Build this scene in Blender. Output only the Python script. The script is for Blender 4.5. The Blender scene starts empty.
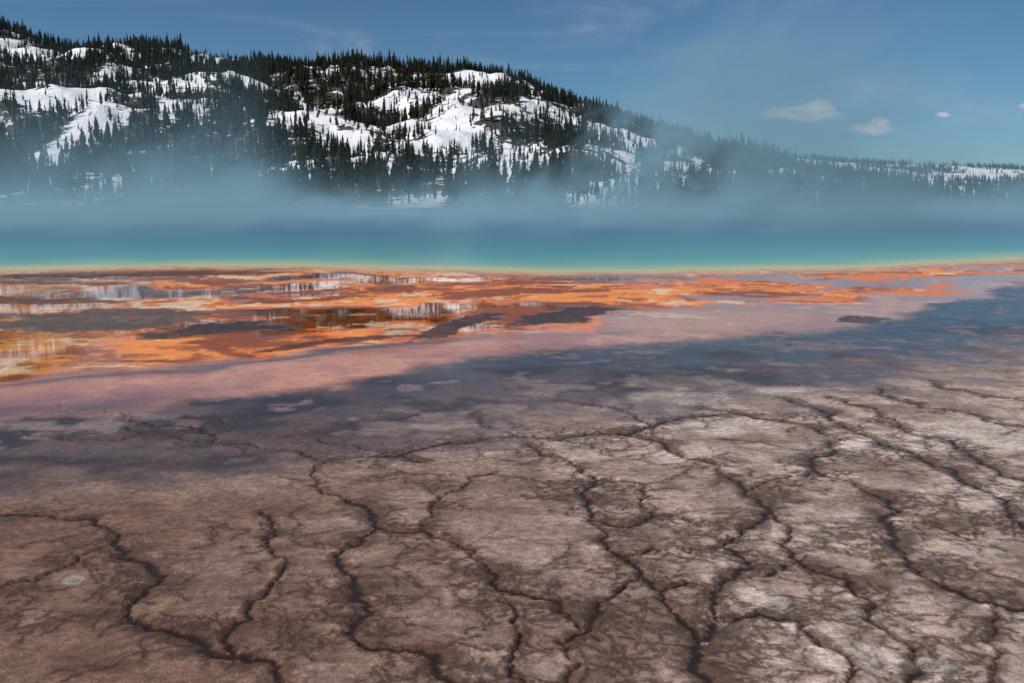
import bpy, math, random
import numpy as np
from mathutils import Vector, kdtree
random.seed(7); rng=np.random.default_rng(7)
scene=bpy.context.scene
scene.view_settings.view_transform='Standard'; scene.view_settings.look='None'; scene.view_settings.exposure=0

# ------------------------------------------------------------------ survey helpers (ground plane)
F=995.0; CH=2.5; PIT=math.atan(141.5/F)
cp,sp=math.cos(PIT),math.sin(PIT)
def survey(a,b):
    """bearing / dip reading -> point on the flat ground (metres)"""
    X=(a-512)/F; U=(341.5-b)/F
    dy=cp+U*sp; dz=-sp+U*cp
    t=CH/-dz
    return (X*t, dy*t)
def reading(x,y):
    y=np.maximum(y,0.05)
    zc=y*cp+CH*sp; up=y*sp-CH*cp
    return 512+F*x/zc, 341.5-F*up/zc

# ------------------------------------------------------------------ numpy noise
def vnoise(x,y,seed):
    xi=np.floor(x).astype(np.int64); yi=np.floor(y).astype(np.int64)
    xf=x-xi; yf=y-yi
    def h(i,j):
        n=(i*374761393+j*668265263+seed*1274126177)&0xffffffff
        n=((n^(n>>13))*1274126177)&0xffffffff
        n=(n^(n>>16))&0xffffffff
        return n/4294967295.0
    sx=xf*xf*xf*(xf*(xf*6-15)+10); sy=yf*yf*yf*(yf*(yf*6-15)+10)
    a=h(xi,yi); b=h(xi+1,yi); c=h(xi,yi+1); d=h(xi+1,yi+1)
    return (a*(1-sx)+b*sx)*(1-sy)+(c*(1-sx)+d*sx)*sy
def fbm(x,y,s,o=4,seed=1):
    r=0;amp=1;tot=0
    for k in range(o):
        r=r+amp*vnoise(x*s+17.3*k,y*s-9.1*k,seed+k); tot+=amp; amp*=0.5; s*=2.03
    return r/tot
def ss(a,b,x):
    t=np.clip((x-a)/(b-a),0,1); return t*t*(3-2*t)
def mixc(c,col,m):
    return c*(1-m[:,None])+np.array(col)[None,:]*m[:,None]

# ------------------------------------------------------------------ mesh helpers
def grid_mesh(name,X,Y,Z,wrap=False):
    R,C=X.shape
    co=np.stack([X,Y,Z],-1).reshape(-1,3).astype(np.float32)
    i=np.arange(R-1)[:,None]; j=np.arange(C if wrap else C-1)[None,:]
    j2=(j+1)%C
    q=np.stack([i*C+j,i*C+j2,(i+1)*C+j2,(i+1)*C+j],-1).reshape(-1,4).astype(np.int32)
    me=bpy.data.meshes.new(name)
    me.vertices.add(len(co)); me.vertices.foreach_set('co',co.ravel())
    me.loops.add(q.size); me.loops.foreach_set('vertex_index',q.ravel())
    me.polygons.add(len(q)); me.polygons.foreach_set('loop_start',np.arange(0,q.size,4,dtype=np.int32))
    me.polygons.foreach_set('use_smooth',np.ones(len(q),dtype=bool))
    me.update(); me.validate()
    ob=bpy.data.objects.new(name,me); scene.collection.objects.link(ob)
    return ob
def add_f(me,name,arr):
    a=me.attributes.new(name,'FLOAT','POINT'); a.data.foreach_set('value',arr.astype(np.float32).ravel())
def add_c(me,name,arr):
    a=me.attributes.new(name,'FLOAT_COLOR','POINT')
    a.data.foreach_set('color',np.concatenate([arr,np.ones((len(arr),1))],1).astype(np.float32).ravel())

class NT:
    def __init__(s,mat,tree=None): s.t=tree or mat.node_tree; s.n=s.t.nodes; s.l=s.t.links
    def new(s,ty,**kw):
        n=s.n.new(ty)
        for k,v in kw.items(): setattr(n,k,v)
        return n
    def put(s,sock,v):
        if isinstance(v,bpy.types.NodeSocket): s.l.new(v,sock)
        else: sock.default_value=v
    def math(s,op,a,b=None,c=None,clamp=False):
        n=s.new('ShaderNodeMath',operation=op,use_clamp=clamp)
        s.put(n.inputs[0],a)
        if b is not None: s.put(n.inputs[1],b)
        if c is not None: s.put(n.inputs[2],c)
        return n.outputs[0]
    def sstep(s,x,a,b,lo=0.0,hi=1.0):
        n=s.new('ShaderNodeMapRange',interpolation_type='SMOOTHSTEP')
        s.put(n.inputs[0],x); s.put(n.inputs[1],a); s.put(n.inputs[2],b); s.put(n.inputs[3],lo); s.put(n.inputs[4],hi)
        return n.outputs[0]
    def mix(s,f,a,b,bt='MIX'):
        n=s.new('ShaderNodeMix',data_type='RGBA',blend_type=bt)
        s.put(n.inputs[0],f); s.put(n.inputs[6],a); s.put(n.inputs[7],b)
        return n.outputs[2]
    def noise(s,vec,scale,detail=4,rough=0.5,dist=0.0):
        n=s.new('ShaderNodeTexNoise'); s.put(n.inputs['Vector'],vec)
        n.inputs['Scale'].default_value=scale; n.inputs['Detail'].default_value=detail
        n.inputs['Roughness'].default_value=rough; n.inputs['Distortion'].default_value=dist
        return n
    def mapping(s,vec,sc=(1,1,1)):
        n=s.new('ShaderNodeVectorMath',operation='MULTIPLY'); s.put(n.inputs[0],vec); n.inputs[1].default_value=sc
        return n.outputs[0]
    def attr(s,name): return s.new('ShaderNodeAttribute',attribute_name=name)
    def vec(s,op,a,b):
        n=s.new('ShaderNodeVectorMath',operation=op); s.put(n.inputs[0],a); s.put(n.inputs[1],b); return n
def material(name):
    m=bpy.data.materials.new(name); m.use_nodes=True
    t=NT(m); b=t.n['Principled BSDF']; return m,t,b

# ================================================================== CRACK NETWORK
cracks=[ # (width, readings)
 (1.6,[(-40,508),(35,514),(95,517),(118,545),(150,563),(160,582),(138,598),(146,624),(195,635),(235,655),(275,660),(305,690)]),
 (0.8,[(262,512),(276,530),(290,560),(278,580),(250,606),(230,630),(236,655)]),
 (1.4,[(345,498),(370,510),(376,526),(352,546),(338,562),(355,585),(372,610),(356,638),(395,648),(438,652),(458,690)]),
 (1.0,[(376,526),(420,529),(452,540),(480,560),(492,582),(515,592),(560,600),(600,640)]),
 (1.8,[(120,412),(200,428),(260,448),(330,460),(400,455),(450,442),(500,437),(560,440),(620,434),(655,425),(720,415)]),
 (1.3,[(620,432),(660,440),(682,456),(720,465),(746,490),(770,510),(758,522),(738,536),(722,546),(744,556),(735,576),(714,590),(722,620),(700,642),(716,690)]),
 (1.1,[(530,445),(546,455),(572,460),(592,475),(582,490),(590,502),(588,520),(600,540),(620,556),(640,574),(662,590),(666,602),(690,625),(700,642)]),
 (0.8,[(592,478),(622,480),(650,495),(656,514),(622,526),(590,516)]),
 (1.0,[(770,510),(792,526),(780,542),(800,560),(850,580),(872,600),(900,640),(908,690)]),
 (1.6,[(700,408),(780,420),(820,430),(832,448),(810,460),(816,470),(850,480),(890,500),(882,520),(896,536),(905,556),(922,575),(960,590),(1000,604),(1060,620)]),
 (1.5,[(790,400),(830,420),(880,445),(920,458),(960,480),(985,490),(1010,500),(1015,520),(1060,540)]),
 (1.3,[(830,398),(870,408),(900,428),(950,440),(970,455),(1000,475),(1060,484)]),
 (1.2,[(880,388),(900,400),(950,410),(1000,425),(1060,432)]),
 (0.8,[(480,412),(500,430),(520,437)]),
 (1.0,[(560,400),(600,406),(640,420),(656,440)]),
 (1.0,[(930,380),(970,392),(1010,398),(1060,402)]),
 (0.6,[(656,514),(690,520),(722,546)]),
 (0.6,[(620,556),(650,548),(690,552),(722,546)]),
 (0.6,[(662,590),(690,580),(714,590)]),
 (0.8,[(640,574),(620,590),(600,600),(590,620),(560,640),(570,690)]),
 (0.7,[(722,620),(760,612),(800,620),(840,650),(850,690)]),
 (0.5,[(816,470),(780,478),(746,490)]),
 (0.6,[(800,560),(770,575),(735,576)]),
 (0.5,[(345,498),(320,480),(330,460)]),
 (0.8,[(0,430),(60,438),(120,440),(200,428)]),
 (0.5,[(1000,604),(985,640),(1000,690)]),
 (0.9,[(180,418),(240,432),(300,436),(360,448),(420,462)]),
 (0.9,[(60,404),(120,412),(190,440),(250,452)]),
 (0.45,[(500,600),(520,630),(510,660),(530,690)]),
 (0.45,[(118,545),(80,556),(40,580),(-10,590)]),
 (0.4,[(420,529),(440,500),(470,478),(500,470)]),
 (0.4,[(882,520),(930,522),(970,540),(1015,520)]),
]
def fract(pts,lv,k):
    for _ in range(lv):
        out=[pts[0]]
        for a,b in zip(pts[:-1],pts[1:]):
            dx,dy=b[0]-a[0],b[1]-a[1]; o=random.uniform(-k,k)
            out+=[((a[0]+b[0])/2-dy*o,(a[1]+b[1])/2+dx*o),b]
        pts=out
    return pts
def resample(pts,st=0.02):
    out=[]
    for a,b in zip(pts[:-1],pts[1:]):
        n=max(1,int(math.hypot(b[0]-a[0],b[1]-a[1])/st))
        for i in range(n): out.append((a[0]+(b[0]-a[0])*i/n,a[1]+(b[1]-a[1])*i/n))
    return out
main=[];thin=[]
def grow(x,y,an,ln,lv):
    global thin
    pts=[(x,y)]; m=6
    for q in range(m):
        an+=random.uniform(-.6,.6); x+=math.cos(an)*ln/m; y+=math.sin(an)*ln/m; pts.append((x,y))
        if lv and random.random()<0.36: grow(x,y,an+random.choice([-1,1])*random.uniform(.5,1.2),ln*0.6,lv-1)
    thin+=resample(fract(pts,2,0.25),0.02)
for w,pl in cracks:
    p=fract([survey(*q) for q in pl],5,0.20)
    rs=resample(p)
    ph=random.uniform(0,9)
    main+= [(x,y,w*(0.8+0.3*math.sin(i*0.045+ph)+0.2*math.sin(i*.16+2*ph))) for i,(x,y) in enumerate(rs)]
    L=len(rs)
    k=8
    while k<L-20:
        k+=random.randint(7,26)
        if k>=L-12: break
        dx,dy=rs[min(k+8,L-1)][0]-rs[k-8][0],rs[min(k+8,L-1)][1]-rs[k-8][1]
        an=math.atan2(dy,dx)+random.choice([-1,1])*random.uniform(0.4,1.4)
        grow(rs[k][0],rs[k][1],an,random.uniform(0.1,0.85),2)
def tree(pts):
    kd=kdtree.KDTree(len(pts))
    for i,p in enumerate(pts): kd.insert((p[0],p[1],0),i)
    kd.balance(); return kd
kmain=tree(main); kthin=tree(thin)

# ================================================================== GROUND SHEET
dips=np.arange(800,206,-1.2)
r1=2487.0/(dips-200)
r=np.concatenate([[0.25,0.8,1.5,2.2,2.9,3.5],r1[r1>3.9],np.geomspace(r1[-1]*1.05,9000,34)])
th_f=np.linspace(-0.60,0.60,1080)
th_c=np.linspace(0.60,2*math.pi-0.60,150)[1:-1]
th=np.concatenate([th_f,th_c])
RR,TT=np.meshgrid(r,th,indexing='ij')
X=RR*np.sin(TT); Y=RR*np.cos(TT)
x=X.ravel(); y=Y.ravel(); rad=RR.ravel()

am=0.035*np.minimum(rad,60)
wx=x+am*(fbm(x,y,0.5,4,11)-0.5)*2; wy=y+am*(fbm(x,y,0.5,4,23)-0.5)*2
a,b=reading(wx,wy)
wx2=x+2.2*(fbm(x,y,0.35,4,31)-.5)*2; wy2=y+2.2*(fbm(x,y,0.35,4,37)-.5)*2
def band(tab): t=np.array(tab,float); return np.interp(a,t[:,0],t[:,1])
n1=fbm(x,y,0.35,5,41); n2=fbm(wx2*0.45,wy2,0.62,6,51); n3=fbm(x,y,2.2,5,61); n4=fbm(x,y,7.0,4,71)
n5=fbm(wx2*0.4+5,wy2+9,1.0,6,81); n6=fbm(x,y,1.1,5,91)
pale=(0.50,0.37,0.305)
col=np.tile(np.array(pale),(len(x),1))
col=mixc(col,(0.21,0.13,0.098),ss(0.47,0.62,n6)*0.5)
col=mixc(col,(0.20,0.13,0.105),ss(0.48,0.62,n3)*0.5)
col=mixc(col,(0.66,0.54,0.475),ss(0.48,0.64,n1*0.4+n5*0.6)*0.65)
col=mixc(col,(0.17,0.087,0.055),ss(680,80,a+ (n1-.5)*620+(n3-.5)*200)*0.82*ss(420,520,b))
# purple-grey damp mud
mudtop=band([(-300,495),(0,486),(200,468),(400,440),(600,404),(800,378),(1024,356),(1300,345)])
m=ss(34,-20,b-mudtop+(n6-.5)*90)
damp=np.array((0.115,0.066,0.062))
col=mixc(col,damp,m*0.92)
col=mixc(col,(0.028,0.014,0.014),m*ss(0.43,0.57,n5*.4+n6*.4+n3*.2)*0.9)
col=mixc(col,(0.34,0.23,0.21),m*ss(0.51,0.62,n3*0.6+n2*0.4)*0.65)
rough=0.50-0.28*m
spec=0.30+0.24*m
mud=1-0.30*m
# pink film band
pinklow=band([(-300,440),(0,418),(150,408),(300,388),(420,366),(560,346),(700,337),(860,326),(930,314),(968,294),(1024,284),(1300,270)])
m=ss(9,-5,b-pinklow+(n3-.5)*12+(n6-.5)*8)
col=mixc(col,(0.68,0.30,0.17),m)
col=mixc(col,(0.38,0.15,0.105),m*ss(0.44,0.6,n1)*.7)
col=mixc(col,(0.46,0.17,0.10),m*ss(0.46,0.6,n3*.6+n4*.4)*.5)
col=mixc(col,(0.13,0.062,0.062),m*ss(330,100,a+(n1-.5)*200)*ss(-30,-2,b-pinklow)*.9)
rough=rough*(1-m)+0.10*m; mud=mud*(1-m); spec=spec*(1-m)+.45*m
# orange microbial mats
orlow=band([(-300,405),(0,388),(150,373),(300,354),(400,341),(480,332),(560,332),(700,326),(800,318),(880,300),(930,286),(1024,272),(1300,262)])
m=ss(4,-4,b-orlow+(n2-.5)*26)
oc=np.tile(np.array((0.85,0.175,0.010)),(len(x),1))
oc=mixc(oc,(0.88,0.31,0.07),ss(0.50,0.60,n2)*.85)
oc=mixc(oc,(0.66,0.26,0.018),ss(200,0,a+(n1-.5)*200)*0.7)
oc=mixc(oc,(0.20,0.045,0.010),ss(0.50,0.41,n5)*0.9)
oc=mixc(oc,(0.05,0.022,0.013),ss(0.42,0.36,n2)*0.85)
oc=mixc(oc,(0.45,0.10,0.01),ss(0.5,0.6,n3)*.5)
oc=mixc(oc,(0.25,0.07,0.02),ss(0.53,0.62,n4*.4+n3*.6)*.6)
oc=mixc(oc,(0.9,0.70,0.46),ss(0.60,0.66,n5)*0.7*ss(.45,.6,n3))
pr=ss(600,760,a+(n1-.5)*160)*ss(320,300,b)
oc=mixc(oc,(0.45,0.19,0.16),pr*ss(0.60,0.48,n2)*.9)
oc=mixc(oc,(0.85,0.40,0.22),ss(520,700,a+(n1-.5)*160)*ss(300,318,b)*.6)
col=col*(1-m[:,None])+oc*m[:,None]
rough=rough*(1-m)+(0.035+0.36*ss(0.46,0.56,n2)*ss(60,220,a+(n1-.5)*160))*m
# dark line of bare mud under the mats
e=np.exp(-((b-orlow+(n2-.5)*10-3)/3.0)**2)*ss(520,420,a)
col=mixc(col,(0.09,0.045,0.035),e*0.8)
# dark sediment bars
for (ca,cb,ra,rb,sl,c) in [(95,321,100,11,-0.05,(0.095,0.08,0.066)),(215,331,62,5.5,-0.09,(0.05,0.038,0.032)),(450,325,46,7,-0.22,(0.045,0.034,0.034)),
      (570,316,52,9,-0.16,(0.045,0.038,0.038)),(120,274,170,2.6,-0.01,(0.10,0.05,0.025)),(40,300,70,3,0.02,(0.14,0.06,0.025)),(300,300,60,2,-0.05,(0.2,0.06,0.02)),
      (870,321,30,2.5,-0.02,(0.07,0.06,0.065)),(20,283,90,2.0,0,(0.2,0.07,0.02)),(250,268,90,1.6,0,(.1,.05,.03)),(330,341,70,2.5,-.12,(.1,.04,.02))]:
    q=((a-ca)/ra)**2+((b-cb-sl*(a-ca))/rb)**2+(n3-.5)*1.6+(n4-.5)*.8
    mm=ss(1.3,0.95,q); col=mixc(col,c,np.clip(mm*(.92+.3*(n4-.5)),0,1)); rough=rough*(1-mm)+0.4*mm; spec=spec*(1-.6*mm)
for (ca,cb,ra,rb) in [(880,277,50,3),(905,292,36,4),(700,281,40,2.6),(640,288,40,2.5),(930,285,20,2),(820,300,40,2),(1000,272,30,2),(780,288,50,2)]:
    q=((a-ca)/ra)**2+((b-cb)/rb)**2+(n3-.5)*3.0
    mm=ss(1.1,0.7,q); col=mixc(col,(0.80,0.2,0.02),mm); rough=rough*(1-mm)+0.3*mm
# blue-grey wet channel, curving in from the right
chan=ss(-4,6,b-pinklow+(n3-.5)*12)*ss(44,4,b-pinklow-ss(800,1000,a)*22+(n6-.5)*54)*ss(120,500,a+(n1-.5)*80)
col=mixc(col,(0.034,0.024,0.032),chan*0.88*(1-.55*ss(.53,.63,n3*.7+n4*.3))); rough=rough*(1-chan)+(0.04+.28*n3)*chan; spec=spec*(1-chan)+.55*chan; mud=mud*(1-.72*chan)
# rim of the pool : tan sinter
near_x=[-400,-130,-80,-40,-20,-12,-4,2,8,15,22,40,80,130,400]
near_y=[120,120,62,41,36.0,38.0,36.8,35.0,35.4,38.5,42.5,50,75,120,120]
def edge_y(q): return np.interp(q,near_x,near_y)+0.9*(fbm(q,q*0,0.25,4,5)-.5)*2
dn=edge_y(x)-y
m=ss(3.4,0.6,dn+(n3-.5)*2.2)*(y<130)
col=mixc(col,(0.58,0.33,0.18),m*0.8); rough=rough*(1-m)+.35*m
m=ss(1.4,0.0,dn+(n3-.5)*1.6)*(y<130); col=mixc(col,(0.62,0.50,0.28),m*0.8)
# far shore
m=ss(198,210,y+0*x); fs=fbm(x,y,0.05,4,91)
farc=mixc(mixc(np.tile(np.array((0.10,0.08,0.05)),(len(x),1)),(0.75,0.78,0.82),ss(0.54,0.64,fs)),(0.04,0.05,0.025),ss(0.45,0.33,fs))
col=col*(1-m[:,None])+farc*m[:,None]; rough=rough*(1-m)+0.8*m; mud=mud*(1-m)
mud=mud*(y<40)*(rad<45)
# crack distances
cd=np.full(len(x),9.0); ct=np.full(len(x),9.0); hd=np.full(len(x),9.0)
near=np.where((rad<22)&(y>0))[0]
for i in near:
    co=(x[i],y[i],0)
    _,k,d=kmain.find(co); ww=max(.35,main[k][2]); cd[i]=d/(0.0125*ww); hd[i]=d/(0.13*ww)
    _,k,d=kthin.find(co); ct[i]=d/0.012
# pale evaporation rings
ring=np.zeros(len(x))
spots=[(912,594,.10),(960,548,.10),(1003,555,.08),(985,505,.10),(930,665,.06),(1012,448,.08),(990,530,.05),(870,655,.05),(780,600,.04),(75,580,.05)]
rs_=random.Random(3)
for _ in range(16): spots.append((rs_.uniform(700,1040),rs_.uniform(440,680),rs_.uniform(.010,.030)))
for (ca,cb,rr) in spots:
    cx,cy=survey(ca,cb); s_=np.where((abs(x-cx)<.4)&(abs(y-cy)<.5))[0]
    k4=min(.10,rr*1.2)
    d=np.hypot(x[s_]-cx+k4*(n4[s_]-.5),(y[s_]-cy)*0.8+k4*1.2*(n3[s_]-.5))
    ring[s_]=np.maximum(ring[s_],np.exp(-((d-rr)/(min(.024,rr*.5)))**2)*0.75+0.3*ss(rr*.8,rr*.2,d))
z=np.zeros(len(x))
z-=0.015*np.exp(-(cd/2.6)**2)*(rad<22); z+=0.006*np.exp(-((hd-.75)/.35)**2)*(rad<22)*ss(.3,.9,mud)
z+=0.02*(n1-.5)*ss(0.2,0.9,mud)*(rad<30)+0.014*(n3-.5)*ss(.3,.9,mud)
gnd=grid_mesh('ground',X,Y,z.reshape(X.shape),wrap=True)
me=gnd.data
add_c(me,'Col',np.clip(col,0,1)); add_f(me,'crack',cd); add_f(me,'halo',hd); add_f(me,'thin',ct); add_f(me,'mud',mud); add_f(me,'rgh',rough); add_f(me,'spc',spec); add_f(me,'ring',np.clip(ring,0,1))

mat,t,bs=material('thermal_mud_and_bacterial_mat')
pos=t.new('ShaderNodeNewGeometry').outputs['Position']
mudA=t.attr('mud').outputs['Fac']
nA=t.noise(pos,3.0,6,0.6).outputs['Fac']; nB=t.noise(pos,14,5,0.68).outputs['Fac']; nC=t.noise(pos,60,5,0.75).outputs['Fac']; nD=t.noise(pos,260,3,0.7).outputs['Fac']
warp=t.noise(pos,2.2,5,0.6); wv=t.vec('SUBTRACT',warp.outputs['Color'],(0.5,0.5,0.5)).outputs[0]
wv2=t.vec('SCALE',wv,(0,0,0)); wv2.inputs['Scale'].default_value=0.7
wp=t.vec('ADD',pos,wv2.outputs[0]).outputs[0]
def vor(sc):
    v=t.new('ShaderNodeTexVoronoi',feature='DISTANCE_TO_EDGE',voronoi_dimensions='2D'); t.put(v.inputs['Vector'],wp); v.inputs['Scale'].default_value=sc
    return v.outputs['Distance']
v1=vor(1.5); v2=vor(4.6)
g1=t.noise(pos,0.9,3,.5).outputs['Fac']
l_v1=t.math('MULTIPLY',t.sstep(v1,0.0,0.045,1,0),t.sstep(g1,0.44,0.58))
l_v2=t.math('MULTIPLY',t.sstep(v2,0.0,0.12,1,0),t.sstep(g1,0.54,0.42))
c=t.math('ADD',t.attr('crack').outputs['Fac'],t.math('MULTIPLY',t.math('SUBTRACT',nB,0.5),3.4))
c=t.math('ADD',c,t.math('MULTIPLY',t.math('SUBTRACT',nC,0.5),2.2))
line=t.sstep(c,0.4,2.0,1,0)
hh=t.math('ADD',t.math('ADD',t.attr('halo').outputs['Fac'],t.math('MULTIPLY',t.math('SUBTRACT',nA,0.5),2.8)),t.math('MULTIPLY',t.math('SUBTRACT',nB,0.5),1.8))
halo=t.sstep(hh,0.15,1.25,1,0)
tc=t.math('ADD',t.attr('thin').outputs['Fac'],t.math('MULTIPLY',t.math('SUBTRACT',nB,0.5),4.5))
tl=t.sstep(tc,0.0,1.9,0.8,0)
thalo=t.sstep(t.math('ADD',tc,t.math('MULTIPLY',t.math('SUBTRACT',nA,0.5),9)),0,7,.5,0)
base=t.attr('Col').outputs['Color']
sp1=t.sstep(nA,0.36,0.68,0.78,1.20); sp2=t.sstep(nB,0.3,0.7,0.66,1.32); sp3=t.sstep(nC,0.32,0.68,0.66,1.34); sp4=t.sstep(nD,0.3,.7,.80,1.22)
mm=t.math('MULTIPLY',t.math('MULTIPLY',sp1,sp2),t.math('MULTIPLY',sp3,sp4))
comb=t.new('ShaderNodeCombineColor'); [t.put(comb.inputs[i],mm) for i in range(3)]
c1=t.mix(t.math('ADD',t.math('MULTIPLY',mudA,0.55),0.42),base,t.mix(1.0,base,comb.outputs[0],'MULTIPLY'))
c1=t.mix(t.math('MULTIPLY',t.math('MULTIPLY',t.sstep(nC,0.60,0.68),t.sstep(nB,0.50,0.60)),t.math('MULTIPLY',mudA,.5)),c1,(0.70,0.62,0.56,1))
c2=t.mix(t.math('MULTIPLY',t.math('MULTIPLY',t.math('MAXIMUM',halo,thalo),mudA),0.85),c1,(0.090,0.044,0.026,1))
lf=t.math('MULTIPLY',t.math('MAXIMUM',l_v1,t.math('MULTIPLY',l_v2,0.6)),t.math('MULTIPLY',mudA,0.55))
c3=t.mix(lf,c2,(0.11,0.056,0.035,1))
c4=t.mix(t.math('MULTIPLY',tl,t.math('MULTIPLY',mudA,0.85)),c3,(0.055,0.028,0.018,1))
c5=t.mix(t.math('MULTIPLY',line,t.sstep(mudA,0.0,.4,0,0.92)),c4,(0.026,0.014,0.010,1))
c6=t.mix(t.math('MULTIPLY',t.attr('ring').outputs['Fac'],t.math('MULTIPLY',t.sstep(nC,.35,.6,.2,.7),t.sstep(mudA,0,.4))),c5,(0.64,0.57,0.51,1))
t.put(bs.inputs['Base Color'],c6)
rg=t.math('ADD',t.attr('rgh').outputs['Fac'],t.math('MULTIPLY',t.math('MULTIPLY',t.math('SUBTRACT',nB,0.5),0.5),t.math('ADD',mudA,0.06)))
rg=t.math('SUBTRACT',rg,t.math('MULTIPLY',t.math('MULTIPLY',halo,mudA),0.2))
t.put(bs.inputs['Roughness'],t.math('MAXIMUM',rg,0.02))
t.put(bs.inputs['Specular IOR Level'],t.attr('spc').outputs['Fac'])
bs.inputs['IOR'].default_value=1.33
hgt=t.math('ADD',t.math('MULTIPLY',nB,0.6),t.math('ADD',t.math('MULTIPLY',nC,0.4),t.math('MULTIPLY',nD,0.1)))
hgt=t.math('SUBTRACT',hgt,t.math('MULTIPLY',line,0.55)); hgt=t.math('SUBTRACT',hgt,t.math('MULTIPLY',t.math('MAXIMUM',lf,t.math('MULTIPLY',tl,mudA)),0.35))
bp=t.new('ShaderNodeBump'); bp.inputs['Distance'].default_value=0.022; t.put(bp.inputs['Height'],hgt); t.put(bp.inputs['Strength'],t.math('ADD',t.math('MULTIPLY',mudA,0.8),0.004))
t.put(bs.inputs['Normal'],bp.outputs[0])
me.materials.append(mat)

# ================================================================== HOT SPRING POOL
px=np.concatenate([np.linspace(-129,-45,40),np.linspace(-44,44,300),np.linspace(45,129,40)])
tt=np.concatenate([np.linspace(0,0.3,140)[:-1],np.linspace(0.3,1,60)])
ny=edge_y(px)
fy=np.maximum(np.interp(px,[-130,-100,-50,0,50,100,130],[121,165,196,204,203,178,121]),ny+.5)
PX=np.tile(px[None,:],(len(tt),1)); PY=ny[None,:]+(fy-ny)[None,:]*tt[:,None]
pool=grid_mesh('hot_spring_pool',PX,PY,np.full(PX.shape,0.005))
X1=PX.ravel();Y1=PY.ravel()
de=np.minimum(Y1-np.tile(ny[None,:],(len(tt),1)).ravel(),(np.tile(fy[None,:],(len(tt),1)).ravel()-Y1)*0.5)
de=de+ (fbm(X1,Y1,0.3,4,8)-.5)*2*np.minimum(1.5,de*.3+.1)
stops=[0,0.8,2.0,4.0,8,17,38,90]
cs=np.array([(0.62,0.50,0.28),(0.50,0.50,0.24),(0.32,0.45,0.28),(0.18,0.39,0.32),(0.10,0.31,0.31),(0.06,0.23,0.27),(0.04,0.15,0.23),(0.03,0.11,0.20)])
pc=np.stack([np.interp(de,stops,cs[:,i]) for i in range(3)],-1)
add_c(pool.data,'Col',pc)
mat,t,bs=material('mineral_water'); pos=t.new('ShaderNodeNewGeometry').outputs['Position']
t.put(bs.inputs['Base Color'],t.attr('Col').outputs['Color']); bs.inputs['Roughness'].default_value=0.28; bs.inputs['IOR'].default_value=1.33
bs.inputs['Specular IOR Level'].default_value=0.3
w=t.noise(t.mapping(pos,(1,2.2,1)),1.6,4,.6).outputs['Fac']; bp=t.new('ShaderNodeBump'); bp.inputs['Strength'].default_value=0.15; bp.inputs['Distance'].default_value=0.1
t.put(bp.inputs['Height'],w); t.put(bs.inputs['Normal'],bp.outputs[0]); pool.data.materials.append(mat)

# ================================================================== HILLS
def Hmain(x):
    return np.interp(x,[-1500,-800,-608,-437,-386,-326,-284,-224,-138,-53,7,58,118,178,229,289,350,437,1500],
                       [120,150,158,144,124,121,125,116,110,106,98,84,60,30,7,3,2,1,1])
def terrain(x,y):
    tb=(y-325-18*(fbm(x,y*0,0.008,2,3)-.5)*2)/525
    t1=np.clip(tb,0,1); prof=0.80*t1+0.20*(t1*t1*(3-2*t1))
    back=np.where(tb>1,1-0.25*ss(1,2.2,tb),1)
    h=Hmain(x)*prof*back
    f=ss(0.0,0.3,tb)*np.clip(Hmain(x)/90,0.04,1)
    h=h+f*(26*(fbm(x,y,0.009,3,101)-.5)+15*(fbm(x,y,0.03,3,111)-.5)+3*(fbm(x,y,0.12,3,121)-.5))*ss(1.25,0.9,tb*0.8+.1)
    h=h+15*np.exp(-(((x+235)/60)**2+((y-520)/45)**2))+9*np.exp(-(((x+18)/48)**2+((y-770)/50)**2))+8*np.exp(-(((x+288)/30)**2+((y-700)/40)**2))
    rz=np.interp(x,[-1500,200,440,520,640,760,900,1150,1600,2600],[60,100,108,98,84,78,74,64,60,80])
    t2=np.clip((y-1150)/1000,0,1)
    far=rz*(0.5*t2+0.5*t2*t2*(3-2*t2))+ss(1200,1500,y)*12*(fbm(x,y,0.004,4,131)-.5)
    return np.maximum(h,far)-1.0*ss(340,315,y)
hx=np.concatenate([np.linspace(-1500,-520,60),np.linspace(-516,420,300),np.linspace(426,2400,180)])
hy=np.concatenate([np.linspace(300,960,210),np.linspace(970,3200,120)])
HX,HY=np.meshgrid(hx,hy)
HZ=terrain(HX.ravel(),HY.ravel()).reshape(HX.shape)
hill=grid_mesh('hillside',HX,HY,HZ)
patches=[(-240,520,56,38),(-390,770,70,85),(-288,730,26,34),(-233,790,34,24),(-100,520,18,54),(-40,520,40,54),(-10,745,50,64),(12,450,24,46),(-160,372,14,16),
 (-205,640,16,38),(45,790,22,46),(-120,640,18,28),(-60,620,20,30),(-190,440,10,28),(60,560,16,54),(-330,560,28,18),(-75,700,22,42),(20,600,28,44),(-20,430,14,24),(95,700,8,50),(-290,450,16,28),(-130,430,12,24),(-180,365,10,20)]
far_p=[(560,1950,50,120),(600,1750,40,170),(680,1650,26,200),(760,2000,40,90),(860,1900,40,140),(1000,2000,70,90),(520,1600,26,160),(1090,1800,40,120),(470,2050,30,90),(940,1650,30,120)]
def open_snow(x,y):
    o=np.zeros_like(x)
    wxx=x+38*(fbm(x,y,0.04,4,201)-.5)*2; wyy=y+56*(fbm(x,y,0.04,4,211)-.5)*2
    for (cx,cy,rx,ry) in patches+far_p:
        o=np.maximum(o,ss(1.35,0.45,((wxx-cx)/rx)**2+((wyy-cy)/ry)**2))
    f=fbm(x,y*0.6,0.035,4,221)
    o=np.maximum(o,ss(0.57,0.66,f)*.8)
    fr=ss(0.53,0.60,fbm(x*1.1,y*.5,0.012,4,231))*(y>1100)
    return np.maximum(o,fr)
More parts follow.
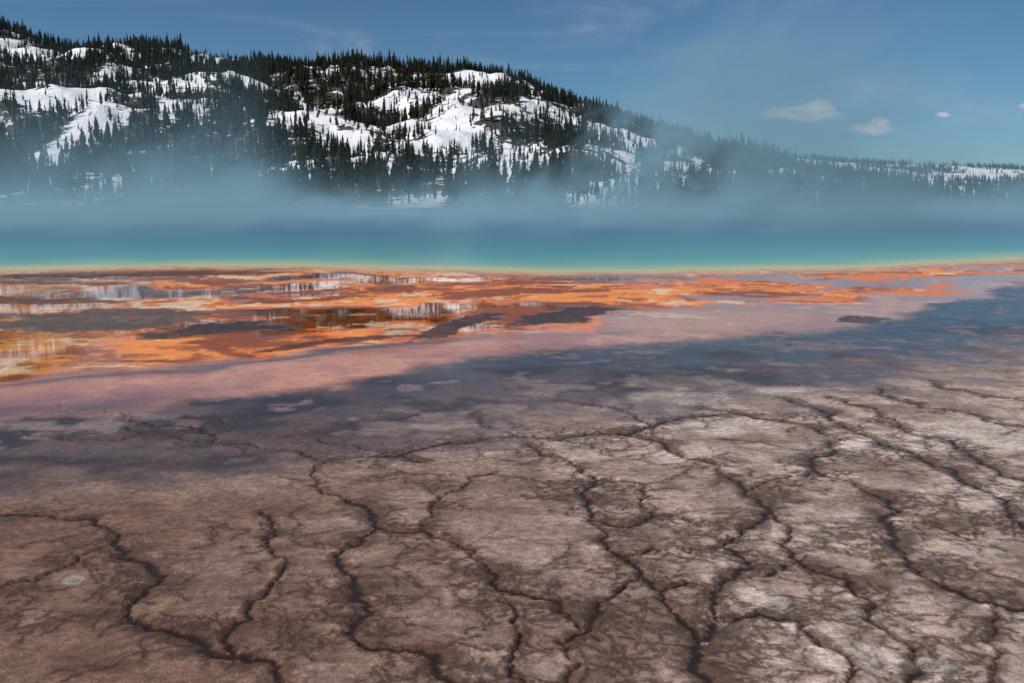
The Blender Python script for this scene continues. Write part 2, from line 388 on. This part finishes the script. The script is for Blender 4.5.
os_=open_snow(HX.ravel(),HY.ravel()); add_f(hill.data,'open',os_)
mat,t,bs=material('snowy_forest_floor'); pos=t.new('ShaderNodeNewGeometry').outputs['Position']
n=t.noise(pos,0.09,6,.65).outputs['Fac']; n2_=t.noise(pos,0.5,4,.6).outputs['Fac']; n3_=t.noise(pos,0.25,5,.7).outputs['Fac']
o=t.attr('open').outputs['Fac']
sn=t.sstep(t.math('ADD',t.math('ADD',t.math('MULTIPLY',o,0.28),n),t.math('MULTIPLY',t.math('ADD',n2_,n3_),0.36)),0.94,1.0)
soil=t.mix(n2_,(0.020,0.020,0.012,1),(0.07,0.054,0.035,1))
t.put(bs.inputs['Base Color'],t.mix(sn,soil,(0.82,0.83,0.86,1))); bs.inputs['Roughness'].default_value=0.75
bp=t.new('ShaderNodeBump'); bp.inputs['Distance'].default_value=1.5; bp.inputs['Strength'].default_value=0.9; t.put(bp.inputs['Height'],n3_); t.put(bs.inputs['Normal'],bp.outputs[0])
hill.data.materials.append(mat)

# ================================================================== CONIFERS
mf,t,bs=material('conifer_needles')
oi=t.new('ShaderNodeObjectInfo').outputs['Random']; pos=t.new('ShaderNodeNewGeometry').outputs['Position']
nn=t.noise(pos,0.8,3,.6).outputs['Fac']
t.put(bs.inputs['Base Color'],t.mix(t.math('MULTIPLY',t.math('ADD',oi,nn),0.5),(0.007,0.010,0.005,1),(0.030,0.035,0.014,1))); bs.inputs['Roughness'].default_value=0.9
bs.inputs['Specular IOR Level'].default_value=0.15
mt,t,bs=material('weathered_bark'); bs.inputs['Roughness'].default_value=0.9
t.put(bs.inputs['Base Color'],t.mix(t.noise(t.new('ShaderNodeNewGeometry').outputs['Position'],3,3,.6).outputs['Fac'],(0.05,0.04,0.03,1),(0.14,0.11,0.09,1)))
col_tr=bpy.data.collections.new('conifer_variants')
def conifer(i,dead=False):
    rd=random.Random(100+i); V=[];Fc=[];M=[]
    def cone(r0,r1,z0,z1,s=5):
        b0=len(V)
        for rr,zz in((r0,z0),(r1,z1)):
            for k in range(s): V.append((rr*math.cos(6.283*k/s),rr*math.sin(6.283*k/s),zz))
        for k in range(s): Fc.append((b0+k,b0+(k+1)%s,b0+s+(k+1)%s,b0+s+k)); M.append(1)
    cone(0.012,0.007,-0.03,0.5); cone(0.007,0.0015,0.5,1.0)
    base=rd.uniform(0.06,0.28); R=rd.uniform(0.09,0.165)
    nl=10 if dead else rd.randint(19,24)
    for l in range(nl):
        f=l/(nl-1); z=base+(0.985-base)*f**0.92
        rr=R*(1-f)**0.8*rd.uniform(0.7,1.15)+0.012
        if not dead: rr*=min(1,0.55+f*3)
        nb=3 if dead else rd.randint(5,8)
        for k in range(nb):
            if rd.random()<0.14: continue
            an=rd.uniform(0,6.283); L=rr*rd.uniform(0.65,1.25)*(0.4 if dead else 1); wd=0.004 if dead else L*rd.uniform(0.28,0.45)
            ca,sa=math.cos(an),math.sin(an); zz=z+rd.uniform(-.012,.012); dr=(0.1 if dead else rd.uniform(0.15,0.55))*L
            b0=len(V)
            def P(rad,off,dz): V.append((ca*rad-sa*off,sa*rad+ca*off,zz+dz))
            P(0,0,0.02); P(L*.5,-wd,-dr*.45-.008); P(L*.55,0,-dr*.1+.012); P(L*.5,wd,-dr*.45-.008); P(L,0,-dr); P(L*.8,-wd*.75,-dr-.012); P(L*.8,wd*.75,-dr-.012)
            mi=1 if dead else 0
            for fc in((0,1,2),(0,2,3),(1,5,2),(5,4,2),(2,4,6),(2,6,3)): Fc.append(tuple(b0+q for q in fc)); M.append(mi)
    me=bpy.data.meshes.new('conifer'); me.from_pydata(V,[],Fc); me.materials.append(mf); me.materials.append(mt)
    me.polygons.foreach_set('material_index',M); me.update()
    ob=bpy.data.objects.new('conifer_%d'%i,me); col_tr.objects.link(ob)
NV=9
for i in range(NV): conifer(i,dead=(i==NV-1))
def scatter(x0,x1,y0,y1,n,keepfun):
    xs=rng.uniform(x0,x1,n); ys=rng.uniform(y0,y1,n)
    k=rng.random(n)<keepfun(xs,ys); return xs[k],ys[k]
def keep(xs,ys):
    o=open_snow(xs,ys); c=ss(0.3,0.55,fbm(xs,ys,0.06,3,301))
    return (1-(0.92-.30*ss(.42,.6,fbm(xs,ys,.08,2,333)))*o)*(0.38+0.62*c)*np.interp(xs,[120,200,240],[1,.3,.12])
A=scatter(-640,480,332,900,62000,keep)
B=scatter(350,1700,1300,2250,26000,lambda a_,b_:(1-0.95*open_snow(a_,b_)))
C=scatter(-520,330,318,350,1500,lambda a_,b_:0.65*np.interp(a_,[60,140],[1,.2]))
D=scatter(60,200,420,1000,2400,lambda a_,b_:(1-0.9*open_snow(a_,b_)))
tx=np.concatenate([A[0],B[0],C[0],D[0]]); ty=np.concatenate([A[1],B[1],C[1],D[1]])
tz=terrain(tx,ty)-0.2
nT=len(tx)
hs=rng.uniform(5.0,12.0,nT)*(0.70+0.6*fbm(tx,ty,0.03,2,401))
hs*=np.where(rng.random(nT)<0.25,0.5,1)
hs*=np.where(rng.random(nT)<0.06,1.25,1)
hs*=np.where(open_snow(tx,ty)>0.4,0.62,1)
hs*=np.interp(tx,[0,150,300],[1,.85,.55])*np.where(ty>1200,2.1,1)
idx=np.where(rng.random(nT)<0.06,NV-1,rng.integers(0,NV-1,nT))
fm=bpy.data.meshes.new('conifer_forest'); fm.vertices.add(nT); fm.vertices.foreach_set('co',np.stack([tx,ty,tz],-1).astype(np.float32).ravel())
add_f(fm,'hs',hs); add_f(fm,'rot',rng.uniform(0,6.28,nT))
aa=fm.attributes.new('vi','INT','POINT'); aa.data.foreach_set('value',idx.astype(np.int32))
fo=bpy.data.objects.new('conifer_forest',fm); scene.collection.objects.link(fo)
ng=bpy.data.node_groups.new('forest_scatter','GeometryNodeTree')
ng.interface.new_socket('Geometry',in_out='INPUT',socket_type='NodeSocketGeometry'); ng.interface.new_socket('Geometry',in_out='OUTPUT',socket_type='NodeSocketGeometry')
N=ng.nodes; L=ng.links
gi=N.new('NodeGroupInput'); go=N.new('NodeGroupOutput'); ip=N.new('GeometryNodeInstanceOnPoints'); ci=N.new('GeometryNodeCollectionInfo')
ci.inputs['Collection'].default_value=col_tr; ci.inputs['Separate Children'].default_value=True; ci.inputs['Reset Children'].default_value=True
def na(nm,ty):
    n=N.new('GeometryNodeInputNamedAttribute'); n.data_type=ty; n.inputs[0].default_value=nm; return n.outputs[0]
mp=N.new('GeometryNodeMeshToPoints')
L.new(gi.outputs[0],mp.inputs[0]); L.new(mp.outputs[0],ip.inputs['Points']); L.new(ci.outputs[0],ip.inputs['Instance']); ip.inputs['Pick Instance'].default_value=True
L.new(na('vi','INT'),ip.inputs['Instance Index'])
cx=N.new('ShaderNodeCombineXYZ'); L.new(na('rot','FLOAT'),cx.inputs[2]); L.new(cx.outputs[0],ip.inputs['Rotation'])
L.new(na('hs','FLOAT'),ip.inputs['Scale']); L.new(ip.outputs[0],go.inputs[0])
md=fo.modifiers.new('scatter','NODES'); md.node_group=ng

# ================================================================== STEAM (voxel volume)
bx0,bx1,by0,by1,bz0,bz1=-125.,165.,42.,240.,0.08,30.
ms=bpy.data.materials.new('steam'); ms.use_nodes=True; t=NT(ms); t.n.remove(t.n['Principled BSDF']); out=t.n['Material Output']
pv=t.new('ShaderNodeVolumePrincipled'); pv.inputs['Color'].default_value=(0.47,0.80,0.97,1); pv.inputs['Anisotropy'].default_value=0.0  # blue light reflected from the pool is put into the scatter colour
pv.inputs['Density'].default_value=1.0; pv.inputs['Density Attribute'].default_value='density'; t.l.new(pv.outputs[0],out.inputs['Volume'])
gn=bpy.data.node_groups.new('steam_field','GeometryNodeTree')
gn.interface.new_socket('Geometry',in_out='INPUT',socket_type='NodeSocketGeometry'); gn.interface.new_socket('Geometry',in_out='OUTPUT',socket_type='NodeSocketGeometry')
t=NT(None,gn); go=t.new('NodeGroupOutput'); t.new('NodeGroupInput')
pos=t.new('GeometryNodeInputPosition').outputs[0]; sx=t.new('ShaderNodeSeparateXYZ'); t.put(sx.inputs[0],pos)
xx,yy,zz=sx.outputs[0],sx.outputs[1],sx.outputs[2]
# plumes lean gently downwind
cmb=t.new('ShaderNodeCombineXYZ'); t.put(cmb.inputs[0],t.math('SUBTRACT',xx,t.math('MULTIPLY',zz,0.9))); t.put(cmb.inputs[1],yy); t.put(cmb.inputs[2],zz); sh=cmb.outputs[0]
ns=t.noise(t.mapping(sh,(1,.22,.8)),0.040,4,.55,.6).outputs[0]
ns2=t.noise(t.mapping(sh,(1,.25,.9)),0.14,6,.68,1.4).outputs[0]
fall=t.noise(t.mapping(pos,(1,.2,0)),0.055,4,.6,.5).outputs[0]
k_=t.sstep(fall,.36,.64,-0.85,-0.16)
lowd=t.math('MULTIPLY',t.math('EXPONENT',t.math('MULTIPLY',zz,k_)),t.sstep(ns2,0.34,0.62,0.25,1.0))
def gau(c0,s0): return t.math('EXPONENT',t.math('MULTIPLY',t.math('POWER',t.math('ABSOLUTE',t.math('DIVIDE',t.math('SUBTRACT',xx,c0),s0)),2),-1))
cen=gau(28.,26.); lef=gau(-45.,26.)
nw=t.math('ADD',t.math('MULTIPLY',ns,0.5),t.math('MULTIPLY',ns2,0.5))
thr=t.math('SUBTRACT',t.math('ADD',0.49,t.math('MULTIPLY',zz,0.017)),t.math('ADD',t.math('MULTIPLY',cen,t.math('ADD',0.015,t.math('MULTIPLY',zz,0.0145))),t.math('MULTIPLY',lef,t.math('ADD',0.02,t.math('MULTIPLY',zz,0.006)))))
wd=t.sstep(t.math('SUBTRACT',nw,thr),0.0,0.075)
wd=t.math('MULTIPLY',wd,t.math('EXPONENT',t.math('MULTIPLY',zz,-0.06)))
dd=t.math('ADD',t.math('MULTIPLY',lowd,t.sstep(yy,60.,200.,0.024,0.052)),t.math('MULTIPLY',wd,t.math('ADD',0.026,t.math('MULTIPLY',cen,0.034))))
dd=t.math('MULTIPLY',dd,t.math('MULTIPLY',t.sstep(yy,42.,90.),t.math('MULTIPLY',t.sstep(zz,29.,18.),t.math('MULTIPLY',t.sstep(xx,-124.,-105.),t.math('MULTIPLY',t.sstep(xx,164.,140.),t.sstep(yy,239.,220.))))))
vc=t.new('GeometryNodeVolumeCube'); t.put(vc.inputs['Density'],dd); vc.inputs['Background'].default_value=0.0
vc.inputs['Min'].default_value=(bx0,by0,bz0); vc.inputs['Max'].default_value=(bx1,by1,bz1)
vc.inputs['Resolution X'].default_value=320; vc.inputs['Resolution Y'].default_value=90; vc.inputs['Resolution Z'].default_value=38
sm_=t.new('GeometryNodeSetMaterial'); sm_.inputs['Material'].default_value=ms
t.l.new(vc.outputs[0],sm_.inputs[0]); t.l.new(sm_.outputs[0],go.inputs[0])
sm=bpy.data.meshes.new('steam'); so=bpy.data.objects.new('steam_cloud',sm); scene.collection.objects.link(so); sm.materials.append(ms)
md=so.modifiers.new('steam','NODES'); md.node_group=gn
try: ms.cycles.volume_step_rate=4.0
except Exception as e: print('step',e)

# ================================================================== SKY, SUN
el=math.radians(46); sv=Vector((-0.80,-0.38,0)).normalized()
rot=math.atan2(sv.x,sv.y)
w=bpy.data.worlds.new('World'); scene.world=w; w.use_nodes=True; t=NT(w); bg=t.n['Background']
sk=t.new('ShaderNodeTexSky',sky_type='NISHITA'); sk.sun_disc=False; sk.sun_elevation=el; sk.sun_rotation=rot; sk.altitude=2200; sk.air_density=1.0; sk.dust_density=0.8; sk.ozone_density=2.5
d=t.new('ShaderNodeTexCoord').outputs['Generated']; s3=t.new('ShaderNodeSeparateXYZ'); t.put(s3.inputs[0],d)
ymax=t.math('MAXIMUM',s3.outputs[1],0.02)
A_=t.math('DIVIDE',s3.outputs[0],ymax); E_=t.math('DIVIDE',s3.outputs[2],ymax)
cn=t.noise(t.mapping(d,(1,1,1.8)),60,6,.62,.3).outputs['Fac']
mask=0.0
for (ca,ce,ra,re) in [(.287,.084,.036,.0075),(.300,.090,.018,.007),(.355,.069,.020,.0065),(.362,.075,.011,.005),(.424,.083,.007,.003),(.515,.092,.016,.004),(-.9,.12,.08,.02)]:
    dx=t.math('POWER',t.math('ABSOLUTE',t.math('DIVIDE',t.math('SUBTRACT',A_,ca),ra)),2); dy=t.math('POWER',t.math('ABSOLUTE',t.math('DIVIDE',t.math('SUBTRACT',E_,ce),re)),2)
    q=t.math('ADD',t.math('ADD',dx,dy),t.math('MULTIPLY',t.math('SUBTRACT',cn,0.5),4.2))
    mask=t.math('MAXIMUM',mask,t.sstep(q,1.6,0.2,0,0.9))
wn=t.noise(t.mapping(d,(1,1,7)),3.2,6,.6,.8).outputs['Fac']
mask=t.math('MAXIMUM',mask,t.math('MULTIPLY',t.sstep(wn,0.5,0.8,0,0.28),t.sstep(s3.outputs[2],0.0,0.05)))
skc=t.mix(1.0,sk.outputs[0],(0.66,0.94,1.06,1),'MULTIPLY')
t.put(bg.inputs['Color'],skc); bg.inputs['Strength'].default_value=0.063
b2=t.new('ShaderNodeBackground'); t.put(b2.inputs['Color'],t.mix(t.sstep(cn,.35,.65),(0.50,0.52,0.57,1),(0.80,0.80,0.82,1))); b2.inputs['Strength'].default_value=0.85
mx=t.new('ShaderNodeMixShader'); t.put(mx.inputs[0],mask); t.l.new(bg.outputs[0],mx.inputs[1]); t.l.new(b2.outputs[0],mx.inputs[2])
t.l.new(mx.outputs[0],t.n['World Output'].inputs[0])
sl=bpy.data.lights.new('sun','SUN'); sl.energy=4.5; sl.angle=math.radians(0.5); sl.color=(1,0.95,0.89)
so_=bpy.data.objects.new('sun',sl); scene.collection.objects.link(so_)
S=Vector((sv.x*math.cos(el),sv.y*math.cos(el),math.sin(el))); so_.rotation_euler=(-S).to_track_quat('-Z','Y').to_euler(); so_.location=S*50

cam=bpy.data.cameras.new('camera'); cam.lens=F*36/1024; cam.sensor_width=36; cam.clip_end=20000; cam.clip_start=0.1
co=bpy.data.objects.new('camera',cam); scene.collection.objects.link(co); co.location=(0,0,CH); co.rotation_euler=(math.pi/2-PIT,0,0); scene.camera=co
print('trees',nT)
